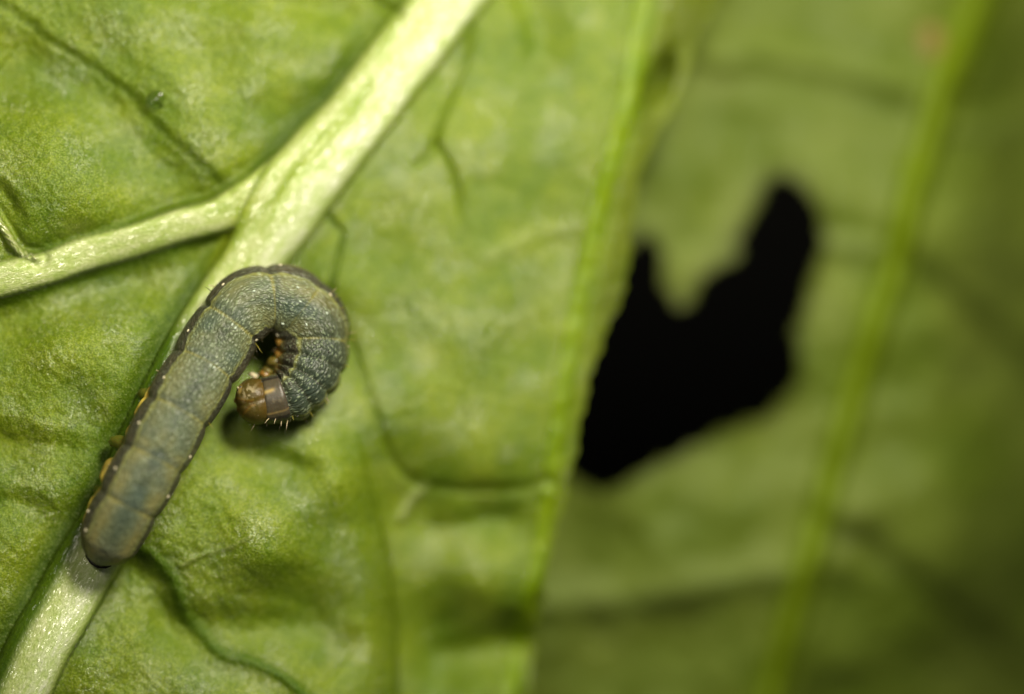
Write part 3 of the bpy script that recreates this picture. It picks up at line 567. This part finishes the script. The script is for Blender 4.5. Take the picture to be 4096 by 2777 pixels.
for (x, y, s0) in ((386,1960,(480,1990)),(375,2235,(410,2190))):
    i = i_of(s_of(*s0)); zb = cz[i]; bx, by = s0
    blob_leg('proleg', [w3(bx, by, zb-.06), w3(bx*.4+x*.6, by*.4+y*.6, zb-.07), w3(x, y, zb-.09)], [.05, .04, .022], M_proleg)
# true legs inside the curl
M_leg2 = plain('leg_cream', tuple(srgb(236,200,130)), 0.25, 0.5, 0.1, 0.15, var=0.3, scale=30); M_leg3 = plain('leg_olive', tuple(srgb(106,96,38)), 0.3, 0.5, 0.2, 0.3, var=0.3, scale=30)
lz = cz[i_of(LEN-200)]
for (A, Bq, Cq, m, r) in (((1150,1480),(1118,1462),(1096,1472),M_leg2,(.030,.022,.012)), ((1150,1435),(1116,1420),(1102,1400),M_leg,(.030,.022,.014)), ((1130,1450),(1088,1448),(1064,1468),M_leg3,(.03,.024,.012)), ((1160,1390),(1122,1372),(1106,1352),M_leg,(.026,.022,.012)), ((1080,1510),(1050,1492),(1030,1502),M_leg,(.022,.014,.008)), ((1090,1500),(1062,1478),(1046,1486),M_leg3,(.018,.015,.010))):
    r = tuple(v*0.88 for v in r); o = blob_leg('leg', [w3(*A, lz-.03), w3(*Bq, lz-.02), w3(*Cq, lz-.05)], r, m)
    V_, F_ = tube([w3(*Cq, lz-.05), w3(Cq[0]-8, Cq[1]+7, lz-.06)], [r[2]*.7, .002], 8); link_mesh('claw', V_, F_, M_mouth, o)
# pale shiny tissue between head and body
blob_leg('palp', [w3(1028,1512,lz), w3(1008,1498,lz+.0), w3(996,1496,lz-.01)], [.014,.011,.006], M_ant)

# soft yellow fold of skin along the left flank, above the prolegs
ks = np.arange(i_of(s_of(425,2170)), i_of(s_of(735,1600)), 3); fr_ = [float(vnoise(np.array([k*3.1]), np.array([5.0]), 42, 400)[0]) for k in ks]
fp_ = [body_point(k, np.array(-math.radians(100)), 0.001+0.008*f) for k, f in zip(ks, fr_)]
V_, F_ = tube(fp_, [0.017*(1+0.35*f)*min(1, (j+1)/8, (len(ks)-j)/8) for j, f in enumerate(fr_)], 12); part('skin_fold', V_, F_, plain('skin_fold_yellow', tuple(srgb(168,150,62)), .4, .4, .0, .2, var=.45, scale=16))

# spiracles: white ovals along both sides
M_sp = plain('spiracle_white', tuple(srgb(210,202,170)), 0.4, 0.5, var=0.05); M_pt = plain('pale_wart_or_glint', tuple(srgb(190,204,186)), 0.4, 0.5, var=0.1)
def surf_at(px, py, lift=0.0, clampv=0.97):
    i = int(np.argmin(np.hypot(px_-px, py_-py))); p = np.array(world(px, py, cz[i]+.05)); rel = p-Cc[i]; k = R[i]/1000
    v = np.clip(np.dot(rel, Nn[i])/k, -clampv, clampv); th_ = math.asin(v); q_ = body_point(i, np.array(th_), lift)
    n_ = Nn[i]*math.sin(th_)+Bn[i]*math.cos(th_); return q_, n_/np.linalg.norm(n_), i
def wart_or_glint(name, px, py, a, b, mat, clampv=0.97):
    p, n_, i = surf_at(px, py, 0.0, clampv); t_ = T[i]; u_ = np.cross(n_, t_); V_, F_ = ellipsoid(p, [n_, t_, u_], (.0045, a/1000, b/1000), 14, 8); part(name, V_, F_, mat)
for x, y in ((888,1147),(750,1334),(651,1524),(555,1698),(464,1874),(362,2038),(352,2107),(993,1484),(881,1662),(774,1840),(690,2000),(1112,1067),(1319,1179),(1081,1338),(1119,1338),(1038,1376)): wart_or_glint('spiracle', x, y, 8 if x > 840 else 7, 5, M_sp)
for x, y in ((926,1312),(938,1326),(831,1493),(845,1500),(990,1181),(1176,1145),(1310,1255),(1232,1303),(1120,1290),(1190,1200)): wart_or_glint('wart_or_glint', x, y, 7, 4.5, M_pt)  # close pairs are lamp reflections built as solid pale dots, the rest warts
M_bl = plain('black_wart', (0.02, 0.018, 0.012), 0.3, 0.6)
for x, y in ((1325,1362),(1312,1435),(1143,1546),(1048,1530),(1150,1600),(1070,1640),(1188,1670),(700,2080) if False else (1260,1560)): wart_or_glint('wart_or_glint', x, y, 5, 4, M_bl)
# black crescent under the tail tip
V_, F_ = tube([w3(x, y, cz[8]-.045) for x, y in ((341,2198),(347,2226),(366,2250),(392,2266),(424,2270),(446,2264))], [.002, .005, .008, .008, .005, .002], 10)
part('tail_crescent', V_, F_, plain('tail_crescent_black', (0.01, 0.01, 0.008), 0.5, 0.3))

# bristles
M_b1 = plain('bristle_pale', tuple(srgb(206,188,150)), 0.25, 0.6, 0.1); M_b2 = plain('bristle_gold', tuple(srgb(170,160,60)), 0.3, 0.5, 0.2); M_b3 = plain('bristle_dark', tuple(srgb(50,44,20)), 0.4, 0.4)
BR = [(1324,1178,1341,1160,0),(1333,1195,1345,1182,1),(1340,1206,1362,1193,2),(1389,1344,1415,1337,0),(1391,1367,1423,1367,1),(1392,1391,1403,1393,0),(1308,1602,1319,1618,0),(1298,1607,1306,1622,1),(1282,1626,1292,1645,2),
 (1047,1675,1018,1722,0),(1080,1672,1064,1690,0),(1105,1673,1098,1692,0),(1123,1686,1118,1720,2),(1124,1684,1122,1702,0),(1151,1683,1146,1715,0),(1165,1673,1168,1688,1),(1070,1688,1068,1706,2),
 (1013,1613,996,1627,0),(1046,1608,1033,1620,0),(1050,1640,1036,1659,0),(1032,1658,1010,1670,0),(1018,1436,1030,1450,2),(1008,1474,1040,1494,2),(1014,1425,1034,1444,2),
 (904,1657,908,1664,0),(888,1700,906,1713,1),(860,1712,876,1731,1),(962,1638,956,1655,1),(956,1655,950,1650,1),(1000,1694,950,1712,1),(1028,1389,1036,1424,2),(1042,1390,1064,1422,1),(1083,1397,1089,1382,2),(1074,1371,1102,1352,2),(1058,1370,1063,1384,2),
 (1085,1383,1060,1398,2),(1090,1398,1060,1402,2),(820,1100+14,796,1108,0),(722,1320+4,735,1331,0),(848,1173,826,1156,2),(613,1505,618,1512,1),(610,1470,600,1466,0),(970,1571,980,1571,0),(963,1592,970,1590,0),(1210,1672,1222,1690,2),
 (996,1667,970,1690,1),(1000,1640,1008,1650,2),(985,1630,978,1626,2),(1163,1680,1158,1697,2),(1240,1655,1250,1672,1),(1355,1240,1372,1232,1),(1372,1290,1392,1284,2),(1376,1470,1395,1476,1)]
for (x0, y0, x1, y1, k) in BR:
    i = int(np.argmin(np.hypot(px_-x0, py_-y0))); p0, n_, _ = surf_at(x0, y0, -0.003, 0.985); z0 = p0[2]
    a = p0; b = p0 + (w3(x1, y1, z0+0.02) - w3(x0, y0, z0))*1.35; mid = (a+b)/2 + np.array([0, 0.0015, 0.006]); r0 = (.0020, .0017, .0017)[k]
    V_, F_ = tube([a, mid, b], [r0, r0*.8, r0*.25], 5); part('bristle', V_, F_, (M_b1, M_b2, M_b3)[k])

# ------------------------------------------------------------------ small things on the leaves
zd = Zf(625, 397); M_drop = NT('water_drop'); M_drop.b.inputs['Transmission Weight'].default_value = 1.0; M_drop.b.inputs['Roughness'].default_value = 0.03; M_drop.b.inputs['IOR'].default_value = 1.33
M_drop.b.inputs['Base Color'].default_value = (*srgb(236,244,232), 1); M_drop.l(M_drop.bump(M_drop.noise(M_drop.add('ShaderNodeTexCoord').outputs['Object'], 40, 2), 0.002, 0.4), M_drop.b.inputs['Normal'])
V_, F_ = ellipsoid((0, 0, 0.0), np.eye(3), (0.034, 0.040, 0.013), 28, 18)
dr = link_mesh('water_droplet', V_, F_, M_drop.m); dr.location = world(625, 397, zd+.006); dr['label'] = 'small clear round droplet beside the thin vein, upper left of the sharp leaf'; dr['category'] = 'droplet'
zs = float(rear_leaf(np.array([[3725.]]), np.array([[165.]]))[0, 0]); V_, F_ = ellipsoid((0, 0, 0), np.eye(3), (0.055, 0.075, 0.03), 24, 14, lambda d: 1+0.08*math.sin(4*d[1]+d[0]))
cr = link_mesh('plant_crumb', V_, F_, plain('crumb_tan', tuple(srgb(128,110,58)), 0.7, 0.3, var=0.2, scale=15)); cr.location = world(3725, 165, zs+.02); cr['label'] = 'blurred tan brown crumb beside the midrib of the rear leaf, top right'; cr['category'] = 'crumb'
